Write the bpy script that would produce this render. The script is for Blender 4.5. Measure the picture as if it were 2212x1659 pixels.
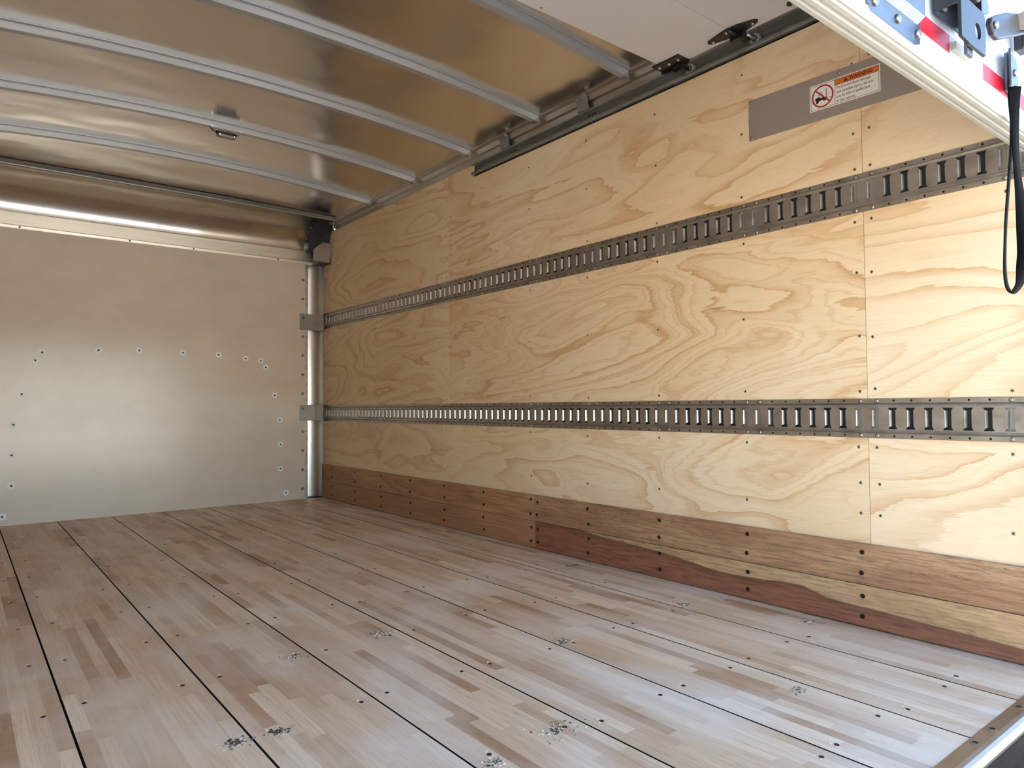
import bpy, math, random
from mathutils import Vector, Matrix
random.seed(7)
PI = math.pi
for o in list(bpy.data.objects): bpy.data.objects.remove(o, do_unlink=True)
scene = bpy.context.scene
COL = scene.collection

# ------------------------------------------------------------------ camera
EYE = 0.7009                                  # eye height above the load floor
F_PX, YAW, PITCH, ROLL = 1513.34, math.radians(38.3967), math.radians(1.7615), math.radians(-0.4156)
fw = Vector((math.sin(YAW)*math.cos(PITCH), math.cos(YAW)*math.cos(PITCH), math.sin(PITCH)))
rt = Vector((math.cos(YAW), -math.sin(YAW), 0)); up = rt.cross(fw)
rt = math.cos(ROLL)*rt + math.sin(ROLL)*up; up = rt.cross(fw)
cam = bpy.data.cameras.new('camera'); camo = bpy.data.objects.new('camera', cam); COL.objects.link(camo)
cam.sensor_width = 36; cam.sensor_fit = 'HORIZONTAL'; cam.lens = F_PX/2212*36; cam.clip_start = 0.02; cam.clip_end = 500
camo.matrix_world = Matrix(((rt.x, up.x, -fw.x, 0), (rt.y, up.y, -fw.y, 0), (rt.z, up.z, -fw.z, EYE), (0, 0, 0, 1)))
scene.camera = camo

# ------------------------------------------------------------------ light
SUN_DIR = Vector((-0.20, 0.85, 0.62)).normalized()        # towards the sun: ahead of the truck and to its left
wd = bpy.data.worlds.new('sky'); scene.world = wd; wd.use_nodes = True
nt = wd.node_tree; nt.nodes.clear()
sky = nt.nodes.new('ShaderNodeTexSky'); sky.sky_type = 'NISHITA'; sky.sun_disc = False
sky.sun_elevation = math.asin(SUN_DIR.z); sky.sun_rotation = math.atan2(SUN_DIR.x, SUN_DIR.y)
sky.air_density = 1.0; sky.dust_density = 2.0; sky.ozone_density = 1.0
bg = nt.nodes.new('ShaderNodeBackground'); bg.inputs['Strength'].default_value = 0.42
out = nt.nodes.new('ShaderNodeOutputWorld')
nt.links.new(sky.outputs[0], bg.inputs[0]); nt.links.new(bg.outputs[0], out.inputs[0])
sun = bpy.data.lights.new('sun', 'SUN'); sun.energy = 16.0; sun.angle = math.radians(0.6); sun.color = (1.0, 0.95, 0.88)
suno = bpy.data.objects.new('sun', sun); COL.objects.link(suno); suno.location = (0, 0, 12)
suno.rotation_euler = SUN_DIR.to_track_quat('Z', 'Y').to_euler()
vs = scene.view_settings
vs.view_transform = 'Standard'; vs.look = 'None'; vs.gamma = 1.0; vs.use_curve_mapping = False
vs.exposure = 1.58
scene.cycles.max_bounces = 12; scene.cycles.diffuse_bounces = 8; scene.cycles.glossy_bounces = 8; scene.cycles.transmission_bounces = 2; scene.cycles.adaptive_threshold = 0.06   # light works its way deep into the box

# ------------------------------------------------------------------ helpers
def S(r, g, b, a=1.0):
    f = lambda c: (c/255/12.92) if c/255 <= 0.04045 else ((c/255+0.055)/1.055)**2.4
    return (f(r), f(g), f(b), a)

class MB:
    def __init__(s): s.v = []; s.f = []; s.m = []; s.sm = []
    def add(s, vs_, fs, mi=0, smooth=False):
        n = len(s.v); s.v += [tuple(p) for p in vs_]
        for f in fs: s.f.append([i+n for i in f]); s.m.append(mi); s.sm.append(smooth)
        return s
    def box(s, x0, x1, y0, y1, z0, z1, mi=0):
        vs_ = [(x, y, z) for x in (x0, x1) for y in (y0, y1) for z in (z0, z1)]
        return s.add(vs_, [(0,1,3,2), (4,6,7,5), (0,4,5,1), (2,3,7,6), (0,2,6,4), (1,5,7,3)], mi)
    def prism(s, prof, axis, a0, a1, mi=0, smooth=False):
        """closed 2-D outline swept along an axis. x: prof=(y,z); y: prof=(x,z); z: prof=(x,y)"""
        def P(p, a): return {'x': (a, p[0], p[1]), 'y': (p[0], a, p[1]), 'z': (p[0], p[1], a)}[axis]
        n = len(prof)
        vs_ = [P(p, a0) for p in prof] + [P(p, a1) for p in prof]
        s.add(vs_, [(i, (i+1) % n, n+(i+1) % n, n+i) for i in range(n)], mi, smooth)
        return s.add(vs_, [tuple(range(n-1, -1, -1)), tuple(range(n, 2*n))], mi)
    def cyl(s, c, axis, r, h, n=16, mi=0, r2=None, smooth=True):
        r2 = r if r2 is None else r2
        ax = Vector(axis).normalized(); t = ax.orthogonal().normalized(); b = ax.cross(t); c = Vector(c)
        A = [c + (t*math.cos(2*PI*i/n) + b*math.sin(2*PI*i/n))*r for i in range(n)]
        B = [c + ax*h + (t*math.cos(2*PI*i/n) + b*math.sin(2*PI*i/n))*r2 for i in range(n)]
        s.add(A+B, [(i, (i+1) % n, n+(i+1) % n, n+i) for i in range(n)], mi, smooth)
        return s.add(A+B, [tuple(range(n-1, -1, -1)), tuple(range(n, 2*n))], mi)
    def ring(s, c, axis, r0, r1, h, n=20, mi=0):
        ax = Vector(axis).normalized(); t = ax.orthogonal().normalized(); b = ax.cross(t); c = Vector(c)
        R = []
        for (r, z) in ((r0, 0), (r1, 0), (r1, h), (r0, h)):
            R.append([c + ax*z + (t*math.cos(2*PI*i/n) + b*math.sin(2*PI*i/n))*r for i in range(n)])
        vs_ = sum(R, [])
        return s.add(vs_, [(k*n+i, ((k+1) % 4)*n+i, ((k+1) % 4)*n+(i+1) % n, k*n+(i+1) % n) for k in range(4) for i in range(n)], mi, False)
    def sweep(s, prof, path, mi=0, smooth=False):
        """prof list of (a,b); path list of functions (a,b)->xyz"""
        n = len(prof); vs_ = [f(*p) for f in path for p in prof]; m = len(path)
        s.add(vs_, [(k*n+i, k*n+(i+1) % n, (k+1)*n+(i+1) % n, (k+1)*n+i) for k in range(m-1) for i in range(n)], mi, smooth)
        return s.add(vs_, [tuple(range(n-1, -1, -1)), tuple(range((m-1)*n, m*n))], mi)

WL = {}
def wl(o): return WL.get(o.name, Vector((0, 0, 0))) if o else Vector((0, 0, 0))
def mesh_of(name, mb, mats, off=Vector((0, 0, 0))):
    me = bpy.data.meshes.new(name)
    me.from_pydata([(p[0]-off.x, p[1]-off.y, p[2]-off.z) for p in mb.v], [], mb.f)
    for m in (mats if isinstance(mats, (list, tuple)) else [mats]): me.materials.append(m)
    me.polygons.foreach_set('material_index', mb.m); me.polygons.foreach_set('use_smooth', mb.sm)
    import bmesh
    bm = bmesh.new(); bm.from_mesh(me); bmesh.ops.remove_doubles(bm, verts=bm.verts, dist=1e-5) if len(mb.v) < 60000 else None
    bmesh.ops.recalc_face_normals(bm, faces=bm.faces); bm.to_mesh(me); bm.free()
    me.update(); return me
def part(name, mb, mats, parent=None, label=None, bevel=0, loc=None):
    """mesh given in world coordinates, hung under its parent"""
    origin = Vector(loc) if loc is not None else wl(parent)
    o = bpy.data.objects.new(name, mesh_of(name, mb, mats, origin)); COL.objects.link(o)
    o.location = origin - wl(parent)
    if parent: o.parent = parent
    WL[o.name] = origin.copy()
    if label: o['label'] = label
    if bevel:
        b = o.modifiers.new('bevel', 'BEVEL'); b.width = bevel; b.segments = 2; b.limit_method = 'ANGLE'; b.angle_limit = math.radians(40)
    return o
def inst(name, me, pos, parent, rot=None):
    o = bpy.data.objects.new(name, me); COL.objects.link(o); o.parent = parent; o.location = Vector(pos) - wl(parent)
    if rot is not None: o.rotation_euler = rot
    WL[o.name] = Vector(pos); return o
def thing(name, label, cat, loc, group=None):
    o = bpy.data.objects.new(name, None); COL.objects.link(o); o.location = loc; o.empty_display_size = 0.05
    WL[o.name] = Vector(loc); return tag(o, label, cat, group)
def tag(o, label, cat, group=None, kind=None):
    o['label'] = label; o['category'] = cat
    if group: o['group'] = group
    if kind: o['kind'] = kind
    return o
def struct(o, label, cat): return tag(o, label, cat, None, 'structure')

# ------------------------------------------------------------------ materials
def new_mat(name):
    m = bpy.data.materials.new(name); m.use_nodes = True; n = m.node_tree
    return m, n, n.nodes['Principled BSDF']
def plain(name, col, rough=0.5, metal=0.0, bump=0, bscale=200, spec=None, var=0.0, vscale=(20, 20, 20)):
    m, n, b = new_mat(name); b.inputs['Base Color'].default_value = col; b.inputs['Roughness'].default_value = rough; b.inputs['Metallic'].default_value = metal
    if spec is not None: b.inputs['Specular IOR Level'].default_value = spec
    if bump or var: g = n.nodes.new('ShaderNodeNewGeometry')
    if bump:
        t = n.nodes.new('ShaderNodeTexNoise'); t.inputs['Scale'].default_value = bscale
        n.links.new(g.outputs['Position'], t.inputs['Vector'])
        bp = n.nodes.new('ShaderNodeBump'); bp.inputs['Strength'].default_value = bump; bp.inputs['Distance'].default_value = 0.002
        n.links.new(t.outputs[0], bp.inputs['Height']); n.links.new(bp.outputs[0], b.inputs['Normal'])
    if var:
        mp = n.nodes.new('ShaderNodeMapping'); mp.inputs['Scale'].default_value = vscale
        t = n.nodes.new('ShaderNodeTexNoise'); t.inputs['Scale'].default_value = 1; t.inputs['Detail'].default_value = 5
        n.links.new(g.outputs['Position'], mp.inputs[0]); n.links.new(mp.outputs[0], t.inputs['Vector'])
        r = n.nodes.new('ShaderNodeMapRange'); r.inputs[1].default_value = 0.3; r.inputs[2].default_value = 0.7
        r.inputs[3].default_value = 1-var; r.inputs[4].default_value = 1+var
        mx = n.nodes.new('ShaderNodeVectorMath'); mx.operation = 'SCALE'; mx.inputs[0].default_value = col[:3]
        n.links.new(t.outputs[0], r.inputs[0]); n.links.new(r.outputs[0], mx.inputs['Scale']); n.links.new(mx.outputs[0], b.inputs['Base Color'])
        rr = n.nodes.new('ShaderNodeMapRange'); rr.inputs[1].default_value = 0.3; rr.inputs[2].default_value = 0.7
        rr.inputs[3].default_value = max(0.02, rough-0.08); rr.inputs[4].default_value = rough+0.08
        n.links.new(t.outputs[0], rr.inputs[0]); n.links.new(rr.outputs[0], b.inputs['Roughness'])
    return m
class NG:
    """small node-graph helper"""
    def __init__(s, n): s.n = n
    def geo(s): return s.n.nodes.new('ShaderNodeNewGeometry').outputs['Position']
    def mapv(s, v, scale, loc=(0, 0, 0)):
        m = s.n.nodes.new('ShaderNodeMapping'); m.inputs['Scale'].default_value = scale; m.inputs['Location'].default_value = loc
        s.n.links.new(v, m.inputs[0]); return m.outputs[0]
    def noise(s, v, scale=1, detail=2, rough=0.5, dist=0.0):
        t = s.n.nodes.new('ShaderNodeTexNoise'); t.inputs['Scale'].default_value = scale; t.inputs['Detail'].default_value = detail
        t.inputs['Roughness'].default_value = rough; t.inputs['Distortion'].default_value = dist
        s.n.links.new(v, t.inputs['Vector']); return t.outputs[0]
    def math(s, op, a, b=None, c=None, clamp=False):
        m = s.n.nodes.new('ShaderNodeMath'); m.operation = op; m.use_clamp = clamp
        for i, x in enumerate((a, b, c)):
            if x is None: continue
            if isinstance(x, (int, float)): m.inputs[i].default_value = x
            else: s.n.links.new(x, m.inputs[i])
        return m.outputs[0]
    def vadd(s, a, b):
        m = s.n.nodes.new('ShaderNodeVectorMath'); m.operation = 'ADD'
        for i, x in enumerate((a, b)):
            if isinstance(x, tuple): m.inputs[i].default_value = x
            else: s.n.links.new(x, m.inputs[i])
        return m.outputs[0]
    def comb(s, x, y, z):
        m = s.n.nodes.new('ShaderNodeCombineXYZ')
        for i, q in enumerate((x, y, z)):
            if isinstance(q, (int, float)): m.inputs[i].default_value = q
            else: s.n.links.new(q, m.inputs[i])
        return m.outputs[0]
    def sep(s, v):
        m = s.n.nodes.new('ShaderNodeSeparateXYZ'); s.n.links.new(v, m.inputs[0]); return m.outputs
    def rng(s, v, a, b, c=0.0, d=1.0, smooth=False):
        m = s.n.nodes.new('ShaderNodeMapRange'); m.interpolation_type = 'SMOOTHSTEP' if smooth else 'LINEAR'
        s.n.links.new(v, m.inputs[0])
        for i, q in enumerate((a, b, c, d)): m.inputs[1+i].default_value = q
        return m.outputs[0]
    def mix(s, f, a, b, blend='MIX'):
        m = s.n.nodes.new('ShaderNodeMix'); m.data_type = 'RGBA'; m.blend_type = blend
        for i, x in ((0, f), (6, a), (7, b)):
            if isinstance(x, (int, float, tuple)): m.inputs[i].default_value = x
            else: s.n.links.new(x, m.inputs[i])
        return m.outputs[2]
    def ramp(s, v, stops):
        r = s.n.nodes.new('ShaderNodeValToRGB'); e = r.color_ramp.elements
        while len(e) < len(stops): e.new(0.5)
        for i, (p, c) in enumerate(stops): e[i].position = p; e[i].color = c
        s.n.links.new(v, r.inputs[0]); return r.outputs[0]
    def bump(s, h, b, strength=0.3, dist=0.002):
        p = s.n.nodes.new('ShaderNodeBump'); p.inputs['Strength'].default_value = strength; p.inputs['Distance'].default_value = dist
        s.n.links.new(h, p.inputs['Height']); s.n.links.new(p.outputs[0], b.inputs['Normal'])

def plywood_mat():
    m, n, b = new_mat('pine_plywood'); g = NG(n)
    oi = n.nodes.new('ShaderNodeObjectInfo')
    pos = g.geo(); sx, sy, sz = g.sep(pos)
    seed = g.math('MULTIPLY', oi.outputs['Random'], 37.0)
    # the veneer drifts upward towards the rear a little
    vz = g.math('ADD', sz, g.math('MULTIPLY', sy, 0.04))
    v = g.comb(g.math('MULTIPLY', sy, 0.62), g.math('MULTIPLY', vz, 2.3), seed)
    warp = g.noise(g.comb(g.math('MULTIPLY', sy, 2.2), g.math('MULTIPLY', vz, 6.0), seed), 1.0, 3, 0.55)
    big = g.noise(v, 1.15, 2.5, 0.42, 0.55)
    rag = g.noise(g.comb(g.math('MULTIPLY', sy, 9.0), g.math('MULTIPLY', vz, 85.0), seed), 1.0, 3, 0.6)
    h = g.math('ADD', big, g.math('MULTIPLY', g.math('SUBTRACT', warp, 0.5), 0.075))
    h = g.math('ADD', h, g.math('MULTIPLY', g.math('SUBTRACT', rag, 0.5), 0.030))
    # growth rings cut by the peeling knife: soft on one side, sharp on the other
    dens = g.noise(v, 0.55, 1, 0.5)
    fr = g.math('FRACT', g.math('MULTIPLY', h, 13.0))
    fr2 = g.math('FRACT', g.math('ADD', g.math('MULTIPLY', h, 34.0), 0.3))
    late = g.ramp(fr, [(0.0, (0, 0, 0, 1)), (0.50, (0, 0, 0, 1)), (0.80, (0.55, 0.55, 0.55, 1)), (0.955, (1, 1, 1, 1)), (0.985, (0, 0, 0, 1))])
    lines = g.ramp(fr2, [(0.0, (0, 0, 0, 1)), (0.60, (0, 0, 0, 1)), (0.92, (1, 1, 1, 1)), (0.98, (0, 0, 0, 1))])
    patch = g.rng(g.noise(g.comb(g.math('MULTIPLY', sy, 1.7), g.math('MULTIPLY', vz, 4.2), g.math('ADD', seed, 9.0)), 1.0, 3, 0.5), 0.36, 0.62, 0.25, 1.0)
    k = g.math('MULTIPLY', late, patch)
    k = g.math('ADD', k, g.math('MULTIPLY', g.math('MULTIPLY', lines, g.rng(dens, 0.42, 0.6, 0.0, 0.6)), 0.8), clamp=True)
    fine = g.noise(g.comb(g.math('MULTIPLY', sy, 14.0), g.math('MULTIPLY', vz, 330.0), seed), 1.0, 2, 0.6)
    tone = g.noise(g.comb(sy, vz, seed), 1.3, 2, 0.5)
    light = g.mix(g.rng(tone, 0.35, 0.65), S(222, 198, 160), S(230, 210, 178))
    dark = g.mix(g.rng(tone, 0.35, 0.65), S(190, 144, 96), S(202, 162, 116))
    c = g.mix(g.math('MULTIPLY', k, 0.84), light, dark)
    c = g.mix(g.rng(fine, 0.35, 0.7, 0.0, 0.16), c, S(182, 146, 106))
    # small dark resin streaks and knots
    kn = g.noise(g.comb(g.math('MULTIPLY', sy, 5.0), g.math('MULTIPLY', vz, 26.0), g.math('ADD', seed, 3.0)), 1.0, 2, 0.5)
    c = g.mix(g.rng(kn, 0.745, 0.79, 0.0, 0.5), c, S(146, 98, 58))
    n.links.new(c, b.inputs['Base Color']); b.inputs['Roughness'].default_value = 0.55; b.inputs['Specular IOR Level'].default_value = 0.35
    return m
def kick_mat(name, base, dark, pale, sc=1.0, streak=0.5, fleck=0.0, bound=None, low=None, seed=0.0):
    m, n, b = new_mat(name); g = NG(n); pos = g.geo(); sx, sy, sz = g.sep(pos)
    w = g.noise(g.comb(g.math('MULTIPLY', sy, 1.0*sc), g.math('MULTIPLY', sz, 9.0), seed), 1.0, 3, 0.5, 0.6)
    gr = g.noise(g.comb(g.math('MULTIPLY', sy, 5.0*sc), g.math('MULTIPLY', sz, 120.0), seed), 1.0, 4, 0.6, 0.3)
    gr2 = g.noise(g.comb(g.math('MULTIPLY', sy, 22.0*sc), g.math('MULTIPLY', sz, 320.0), seed+4), 1.0, 2, 0.6)
    lines = g.math('FRACT', g.math('MULTIPLY', g.math('ADD', w, g.math('MULTIPLY', gr, 0.05)), 9.0))
    c = g.mix(g.rng(w, 0.35, 0.65), base, pale)
    c = g.mix(g.math('MULTIPLY', g.rng(lines, 0.6, 0.97), streak), c, dark)
    c = g.mix(g.rng(gr, 0.42, 0.68, 0.0, 0.65), c, dark)
    if fleck: c = g.mix(g.rng(gr2, 0.56, 0.72, 0.0, fleck), c, S(196, 162, 112))
    if fleck:
        gr3 = g.noise(g.comb(g.math('MULTIPLY', sy, 26.0), g.math('MULTIPLY', sz, 260.0), seed+9), 1.0, 2, 0.6)
        pz = g.noise(g.comb(g.math('MULTIPLY', sy, 1.6), g.math('MULTIPLY', sz, 14.0), seed+2), 1.0, 2, 0.5)
        c = g.mix(g.math('MULTIPLY', g.rng(gr3, 0.56, 0.66, 0.0, 0.8), g.rng(pz, 0.42, 0.6)), c, S(74, 58, 46))
    if bound:
        cv = n.nodes.new('ShaderNodeFloatCurve'); mp = cv.mapping; cu = mp.curves[0]
        mp.use_clip = False; mp.extend = 'HORIZONTAL'
        pts = [((y-0.5)/2.3, z/0.15) for y, z in sorted(bound)]
        cu.points[0].location = pts[0]; cu.points[1].location = pts[-1]
        for p in pts[1:-1]: cu.points.new(*p)
        mp.update()
        n.links.new(g.math('DIVIDE', g.math('SUBTRACT', sy, 0.5), 2.3), cv.inputs['Value'])
        zb = g.math('ADD', g.math('MULTIPLY', cv.outputs[0], 0.15), g.math('MULTIPLY', g.math('SUBTRACT', gr2, 0.5), 0.006))
        edge = g.math('SUBTRACT', zb, sz)
        f = g.rng(edge, -0.0015, 0.002)
        cl = g.mix(g.rng(gr, 0.40, 0.66), low[0], low[1])
        cl = g.mix(g.rng(edge, 0.035, 0.0, 0.0, 0.55), cl, low[2])
        c = g.mix(f, c, cl)
    n.links.new(c, b.inputs['Base Color']); b.inputs['Roughness'].default_value = 0.5
    g.bump(gr, b, 0.25, 0.001)
    return m
def stave_mat():
    m, n, b = new_mat('laminated_hardwood'); g = NG(n); pos = g.geo(); sx, sy, sz = g.sep(pos)
    at = n.nodes.new('ShaderNodeAttribute'); at.attribute_name = 'tone'; t = g.sep(at.outputs['Vector'])
    off = g.math('MULTIPLY', t[1], 61.0)
    gr = g.noise(g.comb(g.math('MULTIPLY', sx, 95.0), g.math('MULTIPLY', sy, 3.2), off), 1.0, 4, 0.6, 0.8)
    gr2 = g.noise(g.comb(g.math('MULTIPLY', sx, 38.0), g.math('MULTIPLY', sy, 1.6), off), 1.0, 2, 0.5, 1.5)
    ring = g.math('FRACT', g.math('MULTIPLY', gr2, 8.0))
    c = g.ramp(t[0], [(0.0, S(168, 134, 104)), (0.25, S(198, 170, 140)), (0.6, S(214, 190, 161)), (1.0, S(230, 211, 184))])
    c = g.mix(g.rng(gr, 0.42, 0.72, 0.0, 0.40), c, S(164, 130, 100))
    c = g.mix(g.rng(ring, 0.7, 0.98, 0.0, 0.22), c, S(150, 116, 88))
    st = g.noise(g.comb(g.math('MULTIPLY', sx, 26.0), g.math('MULTIPLY', sy, 9.0), 2.0), 1.0, 3, 0.6)
    c = g.mix(g.rng(st, 0.66, 0.8, 0.0, 0.45), c, S(112, 92, 76))
    # sanding dust lying on the boards
    du = g.noise(g.comb(g.math('MULTIPLY', sx, 3.2), g.math('MULTIPLY', sy, 2.0), 5.0), 1.0, 4, 0.62, 0.5)
    c = g.mix(g.rng(du, 0.42, 0.70, 0.0, 0.62), c, S(226, 220, 211))
    sp = g.noise(pos, 260.0, 1, 0.5)
    c = g.mix(g.rng(sp, 0.72, 0.78, 0.0, 0.55), c, S(96, 78, 66))
    n.links.new(c, b.inputs['Base Color']); b.inputs['Roughness'].default_value = 0.5; b.inputs['Specular IOR Level'].default_value = 0.4
    return m
def front_mat():
    m, n, b = new_mat('fibreglass_panel'); g = NG(n); pos = g.geo(); sx, sy, sz = g.sep(pos)
    w1 = g.noise(g.comb(g.math('MULTIPLY', sx, 42.0), 0.0, g.math('MULTIPLY', sz, 330.0)), 1.0, 2, 0.5)
    w2 = g.noise(g.comb(g.math('MULTIPLY', sx, 330.0), 3.0, g.math('MULTIPLY', sz, 42.0)), 1.0, 2, 0.5)
    wv = g.noise(g.comb(g.math('MULTIPLY', sx, 3.0), 0.0, g.math('MULTIPLY', sz, 5.0)), 1.0, 3, 0.6)
    hh = g.math('ADD', g.math('ADD', w1, w2), g.math('ADD', g.math('MULTIPLY', wv, 2.0), g.rng(sx, 0.940, 0.944, 0.0, 2.5)))
    c = g.mix(g.rng(wv, 0.35, 0.65), S(206, 191, 171), S(213, 200, 182))
    c = g.mix(g.rng(g.noise(g.comb(g.math('MULTIPLY', sx, 9.0), 1.0, g.math('MULTIPLY', sz, 30.0)), 1.0, 3, 0.6), 0.70, 0.80, 0, 0.25), c, S(150, 138, 120))
    n.links.new(c, b.inputs['Base Color']); b.inputs['Roughness'].default_value = 0.35; b.inputs['Specular IOR Level'].default_value = 0.5
    b.inputs['Coat Weight'].default_value = 0.7; b.inputs['Coat Roughness'].default_value = 0.2; b.inputs['Coat IOR'].default_value = 1.7
    g.bump(hh, b, 0.14, 0.0010)
    return m
def roof_mat():
    m, n, b = new_mat('mill_aluminium_sheet'); g = NG(n); pos = g.geo(); sx, sy, sz = g.sep(pos)
    oil = g.noise(g.comb(g.math('MULTIPLY', sx, 1.6), g.math('MULTIPLY', sy, 2.6), 0.0), 1.0, 2, 0.5)
    br = g.noise(g.comb(g.math('MULTIPLY', sx, 3.0), g.math('MULTIPLY', sy, 300.0), 0.0), 1.0, 2, 0.5)
    b.inputs['Metallic'].default_value = 1.0
    c = g.mix(br, S(214, 209, 200), S(224, 219, 210)); n.links.new(c, b.inputs['Base Color'])
    n.links.new(g.rng(oil, 0.3, 0.7, 0.19, 0.22), b.inputs['Roughness'])
    g.bump(g.math('ADD', g.math('MULTIPLY', oil, 10.0), g.math('MULTIPLY', br, 0.02)), b, 0.35, 0.004)
    return m
def track_mat(name, col, rough, metal=0.9):
    m, n, b = new_mat(name); g = NG(n); pos = g.geo(); sx, sy, sz = g.sep(pos)
    mot = g.noise(g.comb(g.math('MULTIPLY', sy, 14.0), 0.0, g.math('MULTIPLY', sz, 22.0)), 1.0, 4, 0.6)
    sc = g.noise(g.comb(g.math('MULTIPLY', sy, 4.0), 1.0, g.math('MULTIPLY', sz, 260.0)), 1.0, 3, 0.6)
    c = g.mix(g.rng(mot, 0.3, 0.7), tuple(x*0.72 for x in col[:3])+(1,), col)
    c = g.mix(g.rng(sc, 0.62, 0.75, 0, 0.5), c, S(190, 188, 184))
    n.links.new(c, b.inputs['Base Color']); b.inputs['Metallic'].default_value = metal
    n.links.new(g.rng(mot, 0.3, 0.7, rough-0.07, rough+0.08), b.inputs['Roughness'])
    return m

PLY = plywood_mat(); STAVE = stave_mat(); FRONT = front_mat(); ROOF = roof_mat()
TRACK = track_mat('galvanised_steel', S(186, 182, 174), 0.36)
CHAN = track_mat('dull_galvanised_steel', S(150, 150, 146), 0.42, 0.55)
ALU = plain('extruded_aluminium', S(206, 200, 190), 0.36, 1.0, var=0.06, vscale=(3, 3, 60))
ALUB = plain('bow_aluminium', S(176, 178, 181), 0.40, 0.6)
HEADER = plain('header_extrusion', S(226, 220, 206), 0.37, 1.0, var=0.07, vscale=(3, 60, 90))
POST = plain('corner_post_aluminium', S(214, 212, 210), 0.30, 1.0)
STEEL = plain('bright_steel', S(146, 142, 136), 0.38, 1.0, var=0.06, vscale=(30, 30, 30))
ZINC = plain('zinc_screw', S(190, 190, 188), 0.3, 1.0)
DARKS = plain('dark_screw', S(58, 52, 48), 0.45, 0.8)
HOLE = plain('hole_shade_black', S(14, 13, 12), 0.9)  # black colour paints the shade inside holes and recesses
BLACK = plain('black_paint', S(20, 20, 22), 0.38)
CAST = plain('dark_grey_casting', S(62, 64, 66), 0.45, 0.2, bump=0.1, bscale=300)
SUBF = plain('subfloor', S(30, 26, 23), 0.9)
SKIN = plain('outer_skin', S(92, 94, 96), 0.5)
STUD = plain('wall_post_galvanised', S(205, 200, 190), 0.45, 0.3)
WHITEP = plain('washer_white', S(240, 243, 245), 0.3)
DOORIN = plain('door_panel_inner', S(198, 193, 190), 0.55, bump=0.05, bscale=90, var=0.03, vscale=(4, 4, 4))
DOOREX = plain('door_panel_outer', S(196, 202, 212), 0.3)
SEALM = plain('vinyl_seal', S(156, 153, 140), 0.5, var=0.05, vscale=(6, 6, 6))
RED = plain('red_reflective', S(176, 16, 34), 0.35)
WTAPE = plain('white_reflective', S(170, 186, 208), 0.25)
HARD = plain('zinc_hardware', S(110, 116, 124), 0.37, 0.95, var=0.1, vscale=(18, 18, 18))
HARDD = plain('dark_hardware', S(62, 62, 64), 0.35, 0.8)
WEB = plain('black_webbing', S(4, 4, 5), 0.8, bump=0.3, bscale=900, spec=0.1)
RUBBER = plain('nylon_tyre', S(150, 148, 142), 0.5)
PLATE = plain('grey_sheet', S(158, 148, 140), 0.34, 0.35)
STK = plain('sticker_white', S(228, 222, 212), 0.45)
STKB = plain('sticker_black', S(22, 20, 20), 0.5)
STKO = plain('sticker_orange', S(214, 104, 42), 0.45)
STKR = plain('sticker_red', S(150, 30, 40), 0.45)
LENS = plain('lamp_lens', S(120, 104, 96), 0.12)
BUMP = plain('black_rubber_bumper', S(13, 12, 13), 0.8, spec=0.2, bump=0.4, bscale=40)
RUST = plain('dark_rusty_steel', S(20, 16, 14), 0.8, spec=0.15, var=0.25, vscale=(30, 30, 60))
SILLM = plain('worn_steel_sill', S(150, 140, 128), 0.36, 0.9, var=0.12, vscale=(12, 60, 60))
CHIPL = plain('pale_chip', S(205, 190, 168), 0.8); CHIPD = plain('dark_chip', S(60, 56, 54), 0.6)
CONC = plain('concrete_yard', S(192, 187, 178), 0.85, var=0.12, vscale=(0.6, 0.6, 0.6))
WALLW = plain('white_outer_wall', S(220, 220, 218), 0.5)
def Z(z): return z + EYE            # heights taken from eye level -> above floor

# ------------------------------------------------------------------ setting: ground and shell
XR, XL, YF, YS = 2.243, -0.075, 5.2138, 0.573      # right liner, left liner, front wall, sill
BEYOND = 60
struct(part('ground', MB().add([(-BEYOND, -BEYOND, -1.05), (BEYOND, -BEYOND, -1.05), (BEYOND, BEYOND, -1.05), (-BEYOND, BEYOND, -1.05)], [(0, 1, 2, 3)]), CONC), 'pale concrete yard under the truck', 'ground')

# roof: arched sheet, then a quarter-round down to the front header
XC, CAMB = 1.06, 0.048
def zroof(x, y=0.0):
    za = Z(1.473) - CAMB*(x-XC)**2
    if y <= 4.34: return za
    t = min(1, (y-4.34)/0.54); t = t*t*(3-2*t)         # the sheet settles from the arch onto the straight front member
    return za*(1-t) + (Z(1.430) - 0.014*max(0, x-1.2))*t
XE0, XE1 = -0.10, 2.235
NX = 28
xs_ = [XE0 + (XE1-XE0)*i/NX for i in range(NX+1)]
roof = MB()
ys_ = [4.93 - 0.62*j/15 for j in range(15)] + [4.31 - (4.31-0.50)*j/15 for j in range(16)]
vs_ = [(x, y, zroof(x, y)) for y in ys_ for x in xs_]
fs = [(j*(NX+1)+i, j*(NX+1)+i+1, (j+1)*(NX+1)+i+1, (j+1)*(NX+1)+i) for j in range(30) for i in range(NX)]
roof.add(vs_, fs, 0, True)
roof.add([(XE0, 0.5, Z(1.53)), (2.31, 0.5, Z(1.53)), (2.31, 5.3, Z(1.53)), (XE0, 5.3, Z(1.53))], [(0, 1, 2, 3)], 1)
CEIL = struct(part('ceiling', roof, [ROOF, WALLW]), 'bare aluminium roof sheet of the cargo box', 'ceiling')
q = MB(); NQ = 14
prof = [(YF - 0.005 - 0.290*(1-math.cos(t*PI/2/NQ)), Z(1.203) + 0.205*math.sin(t*PI/2/NQ)) for t in range(NQ+1)]
xq = [XE0 + (2.105-XE0)*i/NX for i in range(NX+1)]
q.add([(x, y, z) for (y, z) in prof for x in xq], [(j*(NX+1)+i, j*(NX+1)+i+1, (j+1)*(NX+1)+i+1, (j+1)*(NX+1)+i) for j in range(NQ) for i in range(NX)], 0, True)
cove = part('roof_cove', q, ROOF, CEIL)
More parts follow.
